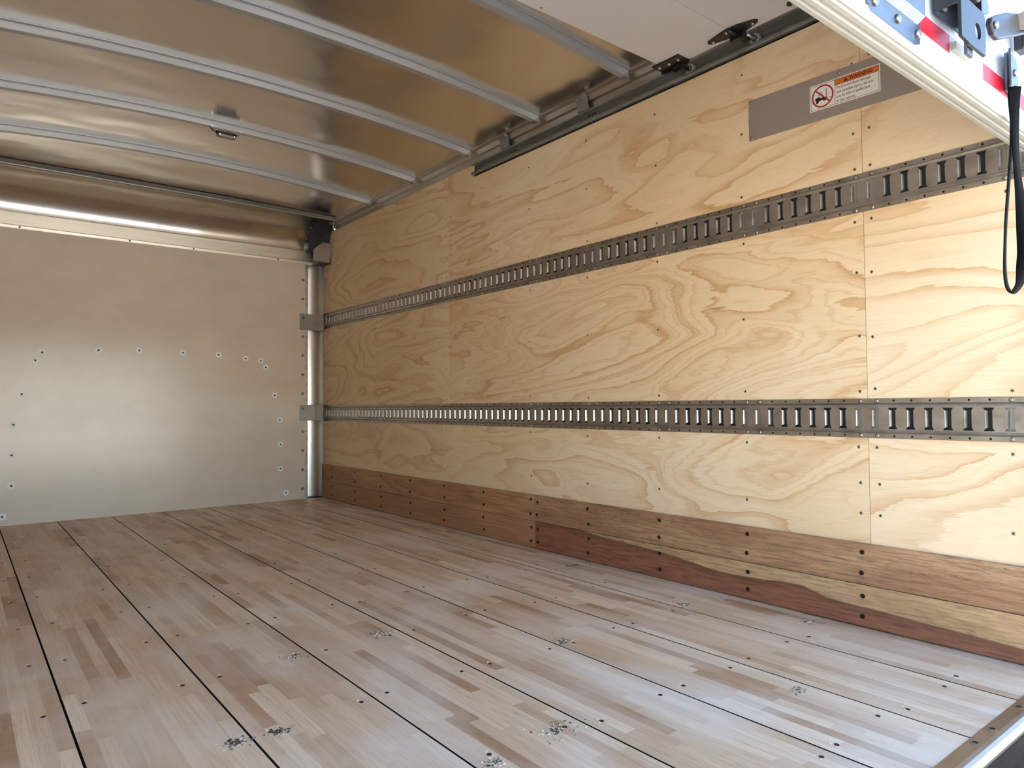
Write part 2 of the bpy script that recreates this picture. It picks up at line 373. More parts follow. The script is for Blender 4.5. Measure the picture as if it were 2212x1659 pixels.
rm = mesh_of('rivet', MB().cyl((0, 0, 0), (0, -1, 0), 0.0045, 0.003, 8, r2=0.003), ZINC)
for j in range(2, 13, 2):
    inst('rivet', rm, (2.095, prof[j][0]-0.002, prof[j][1]), cove)

# front wall
fwm = MB().box(XE0, 2.1, YF, YF+0.03, -0.03, Z(1.21)).box(XL-0.06, 2.315, 5.325, 5.345, -0.10, Z(1.53), 1)
FWALL = struct(part('wall_front', fwm, [FRONT, SKIN]), 'beige fibreglass front wall of the cargo box', 'wall')
wash = mesh_of('washer', MB().ring((0, 0, 0), (0, -1, 0), 0.006, 0.0205, 0.0022, 20, 0).cyl((0, 0, 0), (0, -1, 0), 0.0075, 0.005, 12, 1, 0.005), [WHITEP, DARKS])
for x, z in [(0.411,1.051),(0.376,1.001),(0.715,1.079),(0.953,1.087),(1.224,1.084),(1.461,1.078),(1.649,1.058),(1.76,1.045),(1.797,0.997),(0.31,0.792),(0.27,0.607),(0.264,0.422),(0.265,0.237),(0.222,0.055),(1.864,0.79),(1.903,0.604),(1.909,0.423),(1.908,0.24),(1.952,0.059)]:
    inst('washer', wash, (x, YF, z), FWALL)
bolt = mesh_of('bolt', MB().cyl((0, 0, 0), (0, -1, 0), 0.010, 0.003, 14, 0, 0.009).cyl((0, -0.003, 0), (0, -1, 0), 0.006, 0.004, 10, 1, 0.004), [DARKS, ZINC])
for z in (1.681, 1.534, 1.39, 1.242, 1.097, 0.95, 0.804, 0.656, 0.513, 0.369, 0.221, 0.076):
    if z not in (1.39, 0.656): inst('bolt', bolt, (2.082, YF, z), FWALL)

# front-right corner post (concave) with its riveted flange
cp = MB()
NA = 16
arc = [(2.118+0.138*math.sin(t*PI/2/NA), 5.16+0.14*math.cos(t*PI/2/NA)) for t in range(NA+1)]
cp.add([(x, y, z) for z in (0.004, Z(1.13)) for (x, y) in arc], [(i, i+1, NA+2+i, NA+1+i) for i in range(NA)], 0, True)
cp.box(2.098, 2.1175, YF-0.0035, YF+0.002, 0.0, Z(1.11), 1)
cp.box(2.116, 2.120, YF-0.0035, 5.302, 0.0, Z(1.11), 1)
CPOST = struct(part('trim_1', cp, [POST, ALU]), 'curved aluminium corner post between front wall and plywood wall', 'trim')
rv = mesh_of('rivet', MB().cyl((0, 0, 0), (0, -1, 0), 0.0032, 0.0025, 8), DARKS)
for i in range(30): inst('rivet', rv, (2.109, YF-0.003, 0.03 + i*0.0605), CPOST)

# header extrusion across the front wall
hp = [(YF, Z(1.1055)), (YF-0.008, Z(1.1055)), (YF-0.010, Z(1.122)), (YF-0.016, Z(1.124)), (YF-0.018, Z(1.200)), (YF-0.012, Z(1.2065)), (YF, Z(1.2065))]
HEAD = struct(part('trim_2', MB().prism(hp, 'x', XE0, 2.152), HEADER), 'long aluminium header extrusion across the top of the front wall', 'trim')
hs = mesh_of('screw', MB().cyl((0, 0, 0), (0, -1, 0), 0.006, 0.003, 12, 0, 0.005), DARKS)
for x in (0.287, 0.888, 1.288, 1.884): inst('screw', hs, (x, YF-0.009, Z(1.1145)), HEAD)

# right wall: outer skin, posts, plywood, all behind the tracks
RWALL = struct(part('wall_right', MB().box(2.295, 2.315, 0.5, 5.33, -0.06, Z(1.53)), SKIN), 'plywood lined right side wall of the cargo box', 'wall')
STY = [1.0326 + 0.4064*k for k in range(-1, 11)]     # stud centres
for y in STY: part('wall_post', MB().box(2.2565, 2.294, y-0.047, y+0.047, 0.0, Z(1.27)), STUD, RWALL)
T_LO, T_UP = (0.5915, 0.715), (1.3062, 1.4297)
J0, J1, J2, J3 = 0.556, 1.0319, 3.4178, 5.196
NOTCH = 3.168; ZT0, ZT1 = Z(1.349), Z(1.275)
g_ = 0.0009
screw_m = mesh_of('screw', MB().cyl((0, 0, 0), (-1, 0, 0), 0.0052, 0.0012, 10, 0, 0.0046).cyl((-0.0012, 0, 0), (-1, 0, 0), 0.0022, 0.0004, 6, 1), [ZINC, HOLE])
def ply(y0, y1, z0, z1, notch=False):
    if notch: prof = [(y0+g_, z0), (y1-g_, z0), (y1-g_, z1), (NOTCH, z1), (NOTCH, ZT1), (y0+g_, ZT1)]
    else: prof = [(y0+g_, z0), (y1-g_, z0), (y1-g_, z1), (y0+g_, z1)]
    o = part('plywood_panel', MB().prism(prof, 'x', XR, XR+0.0127), PLY, RWALL)
    return o
rows = [(0.255, T_LO[0]+0.018), (T_LO[1]-0.018, T_UP[0]+0.018)]
cols = [(J0, J1), (J1, J2), (J2, J3)]
for (a, b_) in cols:
    for ri, (z0, z1) in enumerate(rows + [(T_UP[1]-0.018, None)]):
        if z1 is None:
            o = ply(a, b_, z0, ZT0, True) if a == J1 else ply(a, b_, z0, ZT0 if a == J2 else ZT1)
            zz = [1.452, 1.69, 1.905]
        else:
            o = ply(a, b_, z0, z1); zz = [[0.565, 0.352, 0.29], [0.738, 1.012, 1.282]][ri]
        edges = [a+0.026 if a > 0.7 else None, b_-0.026 if b_ < 5 else None]
        ys = [y+0.025 for y in STY if a+0.06 < y+0.025 < b_-0.06]
        for y in ys + [e for e in edges if e]:
            zq = list(zz)
            if y in edges: zq = zq + ([0.915, 1.115] if ri == 1 else [1.57, 1.80] if ri == 2 else [0.45])
            if ri == 1 and y in edges: zq.remove(1.012)
            for z in zq:
                if ri == 0 and z < 0.3: continue
                inst('screw', screw_m, (XR, y + random.uniform(-.006, .006), z + random.uniform(-.008, .008)), o)

# left wall, rear frame
LW = struct(part('wall_left', MB().box(XL-0.06, XL-0.013, 0.5, 5.33, -0.06, Z(1.53)), SKIN), 'plywood lined left side wall of the cargo box', 'wall')
part('plywood_panel', MB().box(XL-0.012, XL, 0.6, 2.9, 0.0, Z(1.37)), PLY, LW); part('plywood_panel', MB().box(XL-0.012, XL, 2.902, 5.2, 0.0, Z(1.37)), PLY, LW)
fr_ = MB().box(2.21, 2.315, 0.50, 0.554, -0.06, Z(1.53)).box(XL-0.06, XL+0.02, 0.50, 0.554, -0.06, Z(1.53)).box(XL-0.06, 2.315, 0.50, 0.56, Z(1.36), Z(1.53))
struct(part('trim_3', fr_, WALLW), 'white rear door frame around the opening', 'trim')

# roof rail along the right wall
rp = [(2.192, Z(1.416)), (2.192, Z(1.411)), (2.200, Z(1.4095)), (2.200, Z(1.404)), (2.219, Z(1.400)), (2.224, Z(1.376)), (2.236, Z(1.372)), (2.240, Z(1.343)), (2.262, Z(1.343)), (2.262, Z(1.416))]
RAIL = struct(part('trim_4', MB().prism(rp, 'y', 0.56, 4.955), ALU), 'aluminium roof rail where the roof meets the right wall', 'trim')
rr = mesh_of('rivet', MB().cyl((0, 0, 0), (-1, 0, -0.2), 0.003, 0.003, 8), ZINC)
for y in (1.985, 2.56, 3.143, 3.737, 4.326, 4.88): inst('rivet', rr, (2.2225, y+0.01, Z(1.386)), RAIL)

# ------------------------------------------------------------------ floor: planks of glued staves
FLOOR = struct(part('floor', MB().box(XL-0.05, 2.294, YS-0.02, 5.324, -0.07, -0.032), SUBF), 'laminated hardwood plank floor of the cargo box', 'floor')
SEAMS = [-0.09, 0.206, 0.500, 0.797, 1.094, 1.388, 1.670, 1.964, 2.256]
def project(p):
    d = Vector(p) - Vector((0, 0, EYE)); z = d.dot(fw)
    if z <= 0.05: return None
    return (1106 + F_PX*d.dot(rt)/z, 829.5 - F_PX*d.dot(up)/z)
staves = []
rnd = random.Random(21)
PLANKS = []
for k in range(8):
    x0, x1 = SEAMS[k]+0.0026, SEAMS[k+1]-0.0026
    pl = part('floor_plank', MB().box(x0, x1, YS, YF+0.001, -0.032, -0.0055), SUBF, FLOOR); PLANKS.append(pl)
    nst = 9; w = (x1-x0)/nst
    for r in range(nst):
        y = YS - rnd.uniform(0, 0.45)
        while y < YF:
            L = rnd.choice((0.22, 0.28, 0.34, 0.42, 0.5, 0.62)) * rnd.uniform(0.85, 1.15)
            a, b_ = max(y, YS), min(y+L, YF+0.001)
            if b_ - a > 0.004:
                tone = min(1, max(0, rnd.gauss(0.54, 0.22)))
                if rnd.random() < 0.07: tone = rnd.uniform(0, 0.18)
                staves.append((k, x0+r*w, x0+(r+1)*w, a, b_, rnd.uniform(-0.0003, 0), tone, rnd.random(), r == 0, r == nst-1))
            y += L
def vis_area(s):
    ps = [project(p) for p in ((s[1], s[3], 0), (s[2], s[3], 0), (s[2], s[4], 0), (s[1], s[4], 0))]
    if any(p is None for p in ps): return 0
    if not any(-20 < p[0] < 2232 and -20 < p[1] < 1679 for p in ps): return 0
    return abs(sum(ps[i][0]*ps[(i+1) % 4][1]-ps[(i+1) % 4][0]*ps[i][1] for i in range(4)))/2
order = sorted(range(len(staves)), key=lambda i: -vis_area(staves[i])); singles = set(order[:298])
def stave_mesh(name, lst, off):
    mb = MB(); tones = []
    for (k, x0, x1, a, b_, dz, tone, sd, e_lo, e_hi) in lst:
        mb.v += [(x, y, z) for x in (x0, x1) for y in (a, b_) for z in (-0.0055, dz)]
        n = len(mb.v)-8
        for f in ((1, 5, 7, 3), (0, 1, 3, 2), (4, 6, 7, 5), (0, 4, 5, 1), (2, 3, 7, 6)): mb.f.append([i+n for i in f]); mb.m.append(1 if (f == (0, 1, 3, 2) and e_lo) or (f == (4, 6, 7, 5) and e_hi) else 0); mb.sm.append(False)
        tones += [(tone, sd, 0, 1)]*8
    me = bpy.data.meshes.new(name); me.from_pydata([(p[0]-off.x, p[1]-off.y, p[2]-off.z) for p in mb.v], [], mb.f); me.materials.append(STAVE); me.materials.append(SUBF); me.polygons.foreach_set('material_index', mb.m)
    ca = me.attributes.new('tone', 'FLOAT_COLOR', 'POINT')
    for i, t in enumerate(tones): ca.data[i].color = t
    me.update(); return me
rest = {}
for i, s in enumerate(staves):
    if i in singles:
        o = bpy.data.objects.new('stave', stave_mesh('stave', [s], Vector((0, 0, 0)))); COL.objects.link(o); o.parent = PLANKS[s[0]]
    else: rest.setdefault(s[0], []).append(s)
for k, l in rest.items():
    o = bpy.data.objects.new('far_staves', stave_mesh('far_staves', l, Vector((0, 0, 0)))); COL.objects.link(o); o.parent = PLANKS[k]; o['kind'] = 'stuff'
# countersunk floor screws with a lip of torn wood
fsm = []
for v in range(3):
    r2 = random.Random(v); mb = MB().cyl((0, 0, 0.0), (0, 0, 1), 0.0056, 0.0006, 12, 0, 0.0050)
    for c in range(3):
        a = r2.uniform(1.2, 4.2); d = r2.uniform(0.006, 0.016); s = r2.uniform(0.001, 0.0024)
        cx, cy = math.cos(a)*d, math.sin(a)*d
        mb.add([(cx-s*1.5, cy, 0), (cx+s, cy-s, 0), (cx+s, cy+s, 0), (cx, cy, s*1.3)], [(0, 1, 3), (1, 2, 3), (2, 0, 3)], 1)
    fsm.append(mesh_of('screw', mb, [DARKS, CHIPL]))
for k in range(8):
    for row in range(12):
        y = 0.73 + row*0.404
        if y > YF-0.05: continue
        for x in ([SEAMS[k]+0.045, SEAMS[k+1]-0.042] if k < 7 else [SEAMS[k]+0.045]):
            inst('screw', rnd.choice(fsm), (x+rnd.uniform(-.008, .008), y+rnd.uniform(-.02, .02), 0.0002), PLANKS[k], (0, 0, rnd.uniform(-0.6, 0.6)))

# kick boards along the right wall
BASE = struct(part('baseboard_right', MB().box(2.2512, 2.2555, 0.556, 5.196, 0.004, 0.2595), SUBF), 'hardwood kick boards along the bottom of the right wall', 'baseboard')
K1 = kick_mat('kick_teak', S(172, 128, 92), S(122, 84, 58), S(188, 144, 106), 0.8, 0.5, seed=1.0)
K2 = kick_mat('kick_brown', S(164, 120, 88), S(122, 86, 62), S(176, 132, 98), 0.6, 0.22, seed=7.0)
K3 = kick_mat('kick_weathered', S(156, 116, 86), S(102, 70, 50), S(182, 146, 110), 1.6, 0.25, fleck=0.35, seed=13.0)
K4 = kick_mat('kick_two_tone', S(176, 142, 104), S(122, 92, 66), S(196, 166, 124), 2.0, 0.15, fleck=0.5, seed=17.0,
    bound=[(2.66, 0.140), (2.30, 0.132), (2.213, 0.124), (1.873, 0.109), (1.692, 0.092), (1.568, 0.081), (1.415, 0.084), (1.274, 0.092), (1.219, 0.083), (1.151, 0.069), (1.084, 0.065), (1.006, 0.063), (0.883, 0.056), (0.751, 0.051), (0.633, 0.044)],
    low=(S(150, 98, 72), S(110, 72, 54), S(84, 58, 44)))
KJ = 2.639
ks = mesh_of('screw', MB().cyl((0, 0, 0), (-1, 0, 0), 0.0062, 0.0011, 12, 1, 0.0058).ring((0, 0, 0), (-1, 0, 0), 0.0058, 0.0075, 0.0014, 14, 0), [DARKS, HOLE])
for (y0, y1, z0, z1, m, zs) in [(KJ+.0006, 5.198, 0.1342, 0.2607, K1, (0.236, 0.168)), (KJ+.0006, 5.198, 0.0035, 0.1322, K2, (0.100, 0.036)), (0.575, KJ-.0006, 0.1342, 0.2607, K3, (0.232, 0.168)), (0.575, KJ-.0006, 0.0035, 0.1322, K4, (0.100, 0.036))]:
    o = part('kick_plank', MB().box(2.228, 2.251, y0, y1, z0, z1), m, BASE, bevel=0.0012)
    for y in [2.269-0.4045*k for k in range(4)] + [2.621, 2.667] + [3.063+0.389*k for k in range(6)]:
        if y0 < y < y1:
            for z in zs: inst('screw', ks, (2.2279, y+random.uniform(-.004, .004), z+random.uniform(-.003, .003)), o)

# rear sill
sp_ = [(YS-0.001, -0.03), (YS-0.001, 0.0015), (0.545, 0.0015), (0.537, -0.0005), (0.531, -0.005), (0.5275, -0.012), (0.5265, -0.020), (0.5235, -0.020), (0.5235, -0.03)]
SILL = struct(part('trim_5', MB().prism(sp_, 'x', XL-0.06, 2.315), SILLM), 'worn steel sill plate at the rear edge of the floor', 'trim')
sh = mesh_of('screw', MB().ring((0, 0, 0), (0, 0, 1), 0.0062, 0.0105, 0.0008, 16, 0).cyl((0, 0, -0.001), (0, 0, 1), 0.0062, 0.0012, 12, 1), [SILLM, HOLE])
for x in (2.10, 1.9203, 1.7475, 1.6505, 1.43, 1.345, 1.14, 1.05): inst('screw', sh, (x, 0.558, 0.0015), SILL)
bpf = [(0.515, -0.16), (0.515, -0.42), (0.24, -0.42), (0.225, -0.40), (0.225, -0.25), (0.245, -0.235), (0.40, -0.225), (0.44, -0.16)]
part('frame_face', MB().box(XL-0.06, 2.315, 0.5225, 0.532, -0.30, -0.0205), RUST, SILL, 'dark rusty rear frame face')
tag(part('rear_bumper', MB().prism(bpf, 'x', XL-0.05, 2.30, smooth=False), BUMP, bevel=0.006), 'black rubber step bumper behind the steel sill', 'bumper')

# ------------------------------------------------------------------ E-tracks
def e_track(label, z0):
    y_lo, y_hi = 0.60, 5.178
    P = 0.05075; H_ = 0.1235
    mb = MB()
    def X(d): return XR - d
    yc0 = 1.0544 - 9*P
    n = int((y_hi - yc0)/P)
    ya, yb = yc0 - P/2, yc0 - P/2 + P*(n+1)
    d1, d2 = 0.0030, 0.0130
    v = (0.0, 0.0145, 0.0160, 0.0205, 0.0265, H_-0.0265, H_-0.0205, H_-0.0160, H_-0.0145, H_)
    dd = (d1, d1, d1-0.0012, d2+0.0022, d2, d2, d2+0.0022, d1-0.0012, d1, d1)
    # long strips: the two shoulders and outer edges
    def strip(va, da, vb, db, sm=True): mb.add([(X(da), ya, z0+va), (X(da), yb, z0+va), (X(db), yb, z0+vb), (X(db), ya, z0+vb)], [(0, 1, 2, 3)], 0, sm)
    for i in (1, 2, 3, 5, 6, 7): strip(v[i], dd[i], v[i+1], dd[i+1], False)
    strip(0, 0.0004, 0, d1, False); strip(H_, d1, H_, 0.0004, False)
    s0, s3 = 0.0292, H_-0.0292; fl = 0.0085; s1, s2 = s0+fl, s3-fl
    ne, ee = 0.0088, 0.0138
    for k in range(n+1):
        yc = yc0 + k*P
        # flange cells with a round hole
        for (va, vb) in ((0.0, 0.0145), (H_-0.0145, H_)):
            vm = (va+vb)/2; r = 0.0034
            o8 = [(-P/2, va), (0, va), (P/2, va), (P/2, vm), (P/2, vb), (0, vb), (-P/2, vb), (-P/2, vm)]
            i8 = [(r*math.cos(a), vm+r*math.sin(a)) for a in [PI*(1.25+0.25*j) for j in range(8)]]
            V = [(X(d1), yc+u, z0+w) for u, w in o8] + [(X(d1), yc+u, z0+w) for u, w in i8] + [(X(0.0005), yc+u, z0+w) for u, w in i8]
            mb.add(V, [(j, (j+1) % 8, 8+(j+1) % 8, 8+j) for j in range(8)], 0)
            mb.add(V, [(8+j, 8+(j+1) % 8, 16+(j+1) % 8, 16+j) for j in range(8)] + [tuple(range(16, 24))], 1)  # cup painted black for the dark of the drilled hole
        # web with an I-shaped slot
        def W(u, w, d=d2): return (X(d), yc+u, z0+w)
        a0, a1 = v[4], v[5]; hp_ = P/2
        quads = [[W(-hp_, a0), W(hp_, a0), W(hp_, s0), W(-hp_, s0)], [W(-hp_, s3), W(hp_, s3), W(hp_, a1), W(-hp_, a1)]]
        for sg in (-1, 1):
            quads += [[W(sg*hp_, s0), W(sg*ee, s0), W(sg*ne, s1), W(sg*hp_, s1)], [W(sg*hp_, s1), W(sg*ne, s1), W(sg*ne, s2), W(sg*hp_, s2)],
                      [W(sg*hp_, s2), W(sg*ne, s2), W(sg*ee, s3), W(sg*hp_, s3)]]
        for q_ in quads: mb.add(q_, [(0, 1, 2, 3)], 0)
        for sg in (-1, 1):   # lips rolled back into the slot
            l0, l1 = s1-0.001, s2+0.001
            A = [W(sg*ne, l0), W(sg*ne, l1), W(sg*(ne-0.0008), l1, d2-0.0010), W(sg*(ne-0.0008), l0, d2-0.0010), W(sg*(ne-(0.0046 if sg > 0 else 0.0012)), l1-0.002, d2-0.0075), W(sg*(ne-(0.0046 if sg > 0 else 0.0012)), l0+0.002, d2-0.0075)]
            mb.add(A, [(0, 1, 2, 3), (3, 2, 4, 5)], 0, True)
        # thickness at slot ends
        for (w, ) in ((s0,), (s3,)): mb.add([W(-ee, w), W(ee, w), W(ee, w, d2-0.0028), W(-ee, w, d2-0.0028)], [(0, 1, 2, 3)], 0)
        for sg in (-1, 1):
            mb.add([W(sg*ee, s0), W(sg*ne, s1), W(sg*ne, s1, d2-0.0028), W(sg*ee, s0, d2-0.0028)], [(0, 1, 2, 3)], 0)
            mb.add([W(sg*ne, s2), W(sg*ee, s3), W(sg*ee, s3, d2-0.0028), W(sg*ne, s2, d2-0.0028)], [(0, 1, 2, 3)], 0)
    t = thing('e_track', label, 'track', (XR, 0.6, z0), 'slotted tie-down tracks')
    part('track_body', mb, [TRACK, HOLE], t)
    for k in range(1, n+1, 8):
        for dk, zz in ((0, H_-0.008), (1, H_-0.008), (0, 0.008), (1, 0.008)):
            if k-1+dk < 0: continue
            inst('screw', ts, (X(d1), yc0 + (k-1+dk)*P, z0+zz), t)
    return t
ts = mesh_of('screw', MB().cyl((0, 0, 0), (-1, 0, 0), 0.0068, 0.0024, 12, 0, 0.0040), ZINC)
e_track('long slotted steel tie-down track crossing the upper part of the plywood wall', T_UP[0])
e_track('long slotted steel tie-down track crossing the lower part of the plywood wall', T_LO[0])

# bent end brackets in the front corner
def corner_bracket(label, z0, z1):
    t = thing('corner_bracket', label, 'bracket', (2.12, YF, z0), 'track end brackets in the front corner')
    pr = [(2.055, YF-0.0045), (2.055, YF-0.0075), (2.172, YF-0.0105), (2.2285, 5.166), (2.2285, 5.145), (2.2305, 5.145), (2.2305, 5.170), (2.174, YF-0.0075), (2.172, YF-0.0045)]
    part('bracket_plate', MB().prism(pr, 'z', z0, z1), STEEL, t)
    inst('bolt', bolt, (2.084, YF-0.0080, z1-0.028), t)
corner_bracket('bent steel bracket joining the upper tie-down track to the front wall', 1.294, 1.419)
corner_bracket('bent steel bracket joining the lower tie-down track to the front wall', 0.597, 0.717)

# ------------------------------------------------------------------ roof bows
BOWP = [(-.029, -.0005), (-.029, -.0045), (-.0235, -.0045), (-.0235, -.0012), (-.0190, -.0012), (-.0185, -.0050), (-.0170, -.0055), (-.0145, -.033), (.0145, -.033), (.0175, -.0055), (.038, -.005), (.038, -.0005)]
ORD = [(1.985, 'roof bow nearest the white door panels'), (2.565, 'second roof bow from the white door panels'), (3.145, 'third roof bow, next towards the rear from the one carrying the lamp'),
       (3.735, 'roof bow that carries the small cargo lamp'), (4.325, 'last roof bow before the curved front cove, just ahead of the lamp')]
for y, lab in ORD:
    t = thing('roof_bow', lab, 'roof bow', (1.06, y, Z(1.44)), 'arched aluminium roof bows')
    xe = 2.192
    path = []
    for i in range(33):
        x = -0.08 + (xe+0.08)*i/32
        path.append(lambda a, b, x=x: (x, y+a, zroof(x)+b))
    part('bow', MB().sweep(BOWP, path), ALUB, t)
    part('end_clip', MB().box(2.178, 2.2, y-0.0155, y+0.0155, zroof(2.19)-0.036, zroof(2.19)-0.003), CHAN, t)
# front header bow: straight underside, upper edge follows the arch
fb = MB()
N_ = 40
vv = []
for i in range(N_+1):
    x = XE0 + (2.215-XE0)*i/N_
    zt = zroof(x, 4.9); wob = 0.0025*math.sin(x*7)+0.0015*math.sin(x*17)
    zb = Z(1.404) - 0.012*max(0, x-1.2)
    vv += [(x, 4.862+wob*2, zt-0.003), (x, 4.880, zt-0.008), (x, 4.893, zb+0.006), (x, 4.895, zb), (x, 4.903, zb-0.003), (x, 4.912, zb), (x, 4.925, zb+0.004), (x, 4.935, zt)]
m_ = 8
fb.add(vv, [(i*m_+j, i*m_+j+1, (i+1)*m_+j+1, (i+1)*m_+j) for i in range(N_) for j in range(m_-1)], 0)
tag(part('front_roof_bow', fb, CHAN, loc=(1.06, 4.9, Z(1.404))), 'dark grey cross member above the curved front cove', 'roof bow')

# dark corner casting with its cover plate
t = thing('corner_casting', 'dark grey moulded roof corner piece above the corner post', 'casting', (2.17, 5.15, Z(1.10)))
cc = MB(); NU, NV = 10, 14
pv = []
for i in range(NU+1):
    a = i/NU*PI/2
    for j in range(NV+1):
        bb = j/NV*PI/2
        rr_ = 1 - 0.42*(1-math.cos(a))
        y = YF - 0.008 - 0.290 + 0.290*math.cos(bb)*rr_; z = Z(1.20) + 0.208*math.sin(bb)*(1-0.05*(1-math.cos(a)))
        pv.append((2.100+0.146*math.sin(a), y, z))
cc.add(pv, [(i*(NV+1)+j, i*(NV+1)+j+1, (i+1)*(NV+1)+j+1, (i+1)*(NV+1)+j) for i in range(NU) for j in range(NV)], 0, True)
cc.prism([(2.152, 5.205), (2.152, 5.085), (2.165, 5.072), (2.236, 5.058), (2.242, 5.07), (2.242, 5.205)], 'z', Z(1.100), Z(1.262))
cc.prism([(2.10, 5.205), (2.10, 5.165), (2.152, 5.12), (2.152, 5.205)], 'z', Z(1.19), Z(1.262))
part('casting_body', cc, CAST, t)
# raised rib across the casting
part('rib', MB().sweep([(-0.003, 0), (0, 0.006), (0.003, 0)], [lambda a, b, s=s: (2.125+0.10*s, 5.17-0.20*s**1.2-b, Z(1.225)+0.14*s**0.8+a) for s in [k/10 for k in range(11)]], smooth=True), CAST, t)
pp = [(2.098, Z(1.190)), (2.098, Z(1.112)), (2.105, Z(1.106)), (2.222, Z(1.106)), (2.228, Z(1.112)), (2.238, Z(1.243)), (2.232, Z(1.250)), (2.176, Z(1.252)), (2.168, Z(1.249)), (2.103, Z(1.198))]
cpl = part('cover_plate', MB().prism([(x, z) for x, z in pp], 'y', 5.052, 5.0545), PLATE, t, 'bare metal cover plate with two rivets')
r3 = mesh_of('rivet', MB().cyl((0, 0, 0), (0, -1, 0), 0.005, 0.003, 10, 0, 0.003), ZINC)
for x in (2.122, 2.192): inst('rivet', r3, (x, 5.0522, Z(1.197)), cpl)
part('clip', MB().box(2.205, 2.214, 4.945, 4.95, Z(1.345), Z(1.395)).cyl((2.19, 4.955, Z(1.383)), (0, -1, 0), 0.009, 0.004, 12), ZINC, t, 'bright metal clip')

# cargo lamp on its bow
t = thing('cargo_lamp', 'small oblong cargo lamp hanging under a roof bow', 'lamp', (1.076, 3.735, Z(1.43)))
zb = zroof(1.076) - 0.033
part('bracket', MB().box(0.998, 1.154, 3.722, 3.7235, zb-0.006, zb+0.012).prism([(0.998, zb-0.001), (1.012, zb-0.014), (1.030, zb-0.016), (1.122, zb-0.016), (1.14, zb-0.014), (1.154, zb-0.001), (1.154, zb-0.003), (1.14, zb-0.018), (1.012, zb-0.018), (0.998, zb-0.003)], 'y', 3.716, 3.744), CHAN, t)
def stadium(cx, cz, w, h, n=8):
    r = h/2; P_ = []
    for k in range(n+1): a = -PI/2 + PI*k/n; P_.append((cx+w/2-r+r*math.cos(a), cz+r*math.sin(a)))
    for k in range(n+1): a = PI/2 + PI*k/n; P_.append((cx-w/2+r+r*math.cos(a), cz+r*math.sin(a)))
    return P_
base = part('lamp_base', MB().prism(stadium(1.076, 3.730, 0.104, 0.040), 'z', zb-0.026, zb-0.016), BLACK, t, bevel=0.002)
lens = part('lens', MB().prism(stadium(1.076, 3.730, 0.096, 0.034), 'z', zb-0.044, zb-0.026), LENS, t, 'dark smoky lamp lens', bevel=0.007)
for x in (1.040, 1.112): part('screw', MB().cyl((x, 3.7125, zb-0.034), (0, -1, -0.3), 0.004, 0.003, 8), ZINC, lens)
for x in (1.003, 1.149): part('wing_screw', MB().cyl((x, 3.722, zb+0.0), (0, -1, 0), 0.005, 0.006, 8).box(x-0.009, x+0.009, 3.716, 3.718, zb-0.002, zb+0.002), ZINC, t)

# ------------------------------------------------------------------ door track and hangers
t = thing('door_track', 'dull steel roller door track let into the top of the plywood wall', 'track', (2.23, 1.9, Z(1.29)))
th = 0.002
ch = [(2.228, Z(1.342)), (2.264, Z(1.342)), (2.264, Z(1.2895)), (2.234, Z(1.2845)), (2.228, Z(1.288)), (2.228, Z(1.297)), (2.230, Z(1.297)), (2.230, Z(1.289)), (2.234, Z(1.2865)), (2.262, Z(1.2915)), (2.262, Z(1.340)), (2.230, Z(1.340)), (2.230, Z(1.334)), (2.228, Z(1.334))]
part('channel', MB().prism(ch, 'y', 0.60, 3.165), CHAN, t)
part('pocket_shade', MB().box(2.2650, 2.2665, 0.6, 3.166, ZT1-0.02, Z(1.342)), HOLE, t)  # black sheet standing for the shade in the recess behind the channel
for y in (2.265, 2.845):
    h = part('hanger', MB().prism([(2.199, Z(1.402)), (2.201, Z(1.402)), (2.214, Z(1.388)), (2.220, Z(1.344)), (2.250, Z(1.3425)), (2.250, Z(1.3405)), (2.217, Z(1.341)), (2.211, Z(1.386)), (2.185, Z(1.392)), (2.185, Z(1.394))], 'y', y-0.035, y+0.035), CHAN, t)
    for dy in (-0.018, 0.018): part('rivet', MB().cyl((2.198, y+dy, Z(1.390)), (0, 0, -1), 0.003, 0.003, 8), ZINC, h)
    for dy in (-0.026, -0.006, 0.012): part('slot_hole_shade', MB().cyl((2.2615, y+dy-0.01, Z(1.328)), (-1, 0, 0), 0.0045, 0.0008, 10), HOLE, t)  # flat black discs paint the dark of the holes

# ------------------------------------------------------------------ roll-up door, partly raised
DOOR = bpy.data.objects.new('door_1', None); COL.objects.link(DOOR); DOOR.location = (1.06, 0.6, Z(0.6526)); WL['door_1'] = Vector(DOOR.location)
struct(DOOR, 'white roll-up rear door partly raised under the roof', 'door')
DX0, DX1 = -0.06, 2.172
nodes = [(1.741, Z(1.316)), (1.4235, Z(1.316)), (1.105, Z(1.316)), (0.79, Z(1.300)), (0.602, Z(1.045)), (0.593, Z(0.676))]
TH = 0.040
for i in range(5):
    (ya, za), (yb, zb_) = nodes[i], nodes[i+1]
    L = math.hypot(yb-ya, zb_-za); ty, tz = (yb-ya)/L, (zb_-za)/L
    ny, nz = tz, -ty                     # outward (up, then to the rear)
    e = 0.0012
    A = (ya+ty*e, za+tz*e); B = (yb-ty*e, zb_-tz*e)
    o = [A, B, (B[0]+ny*TH, B[1]+nz*TH), (A[0]+ny*TH, A[1]+nz*TH)]
    m = MB().prism(o, 'x', DX0, DX1)
    # inner face darker liner, outer face white: faces 0..3 are A-B, B-C, C-D, D-A
    m.m = [0, 2, 1, 2] + [2, 2]
    dp = part('door_panel', m, [DOORIN, DOOREX, DOORIN], DOOR, bevel=0.0008)
    if i == 0:
        for x in (2.105, 1.50, 0.9, 0.3): part('rivet', MB().cyl((x, 1.722, Z(1.3165)), (0, 0, -1), 0.007, 0.002, 12, 0, 0.005), ZINC, dp)
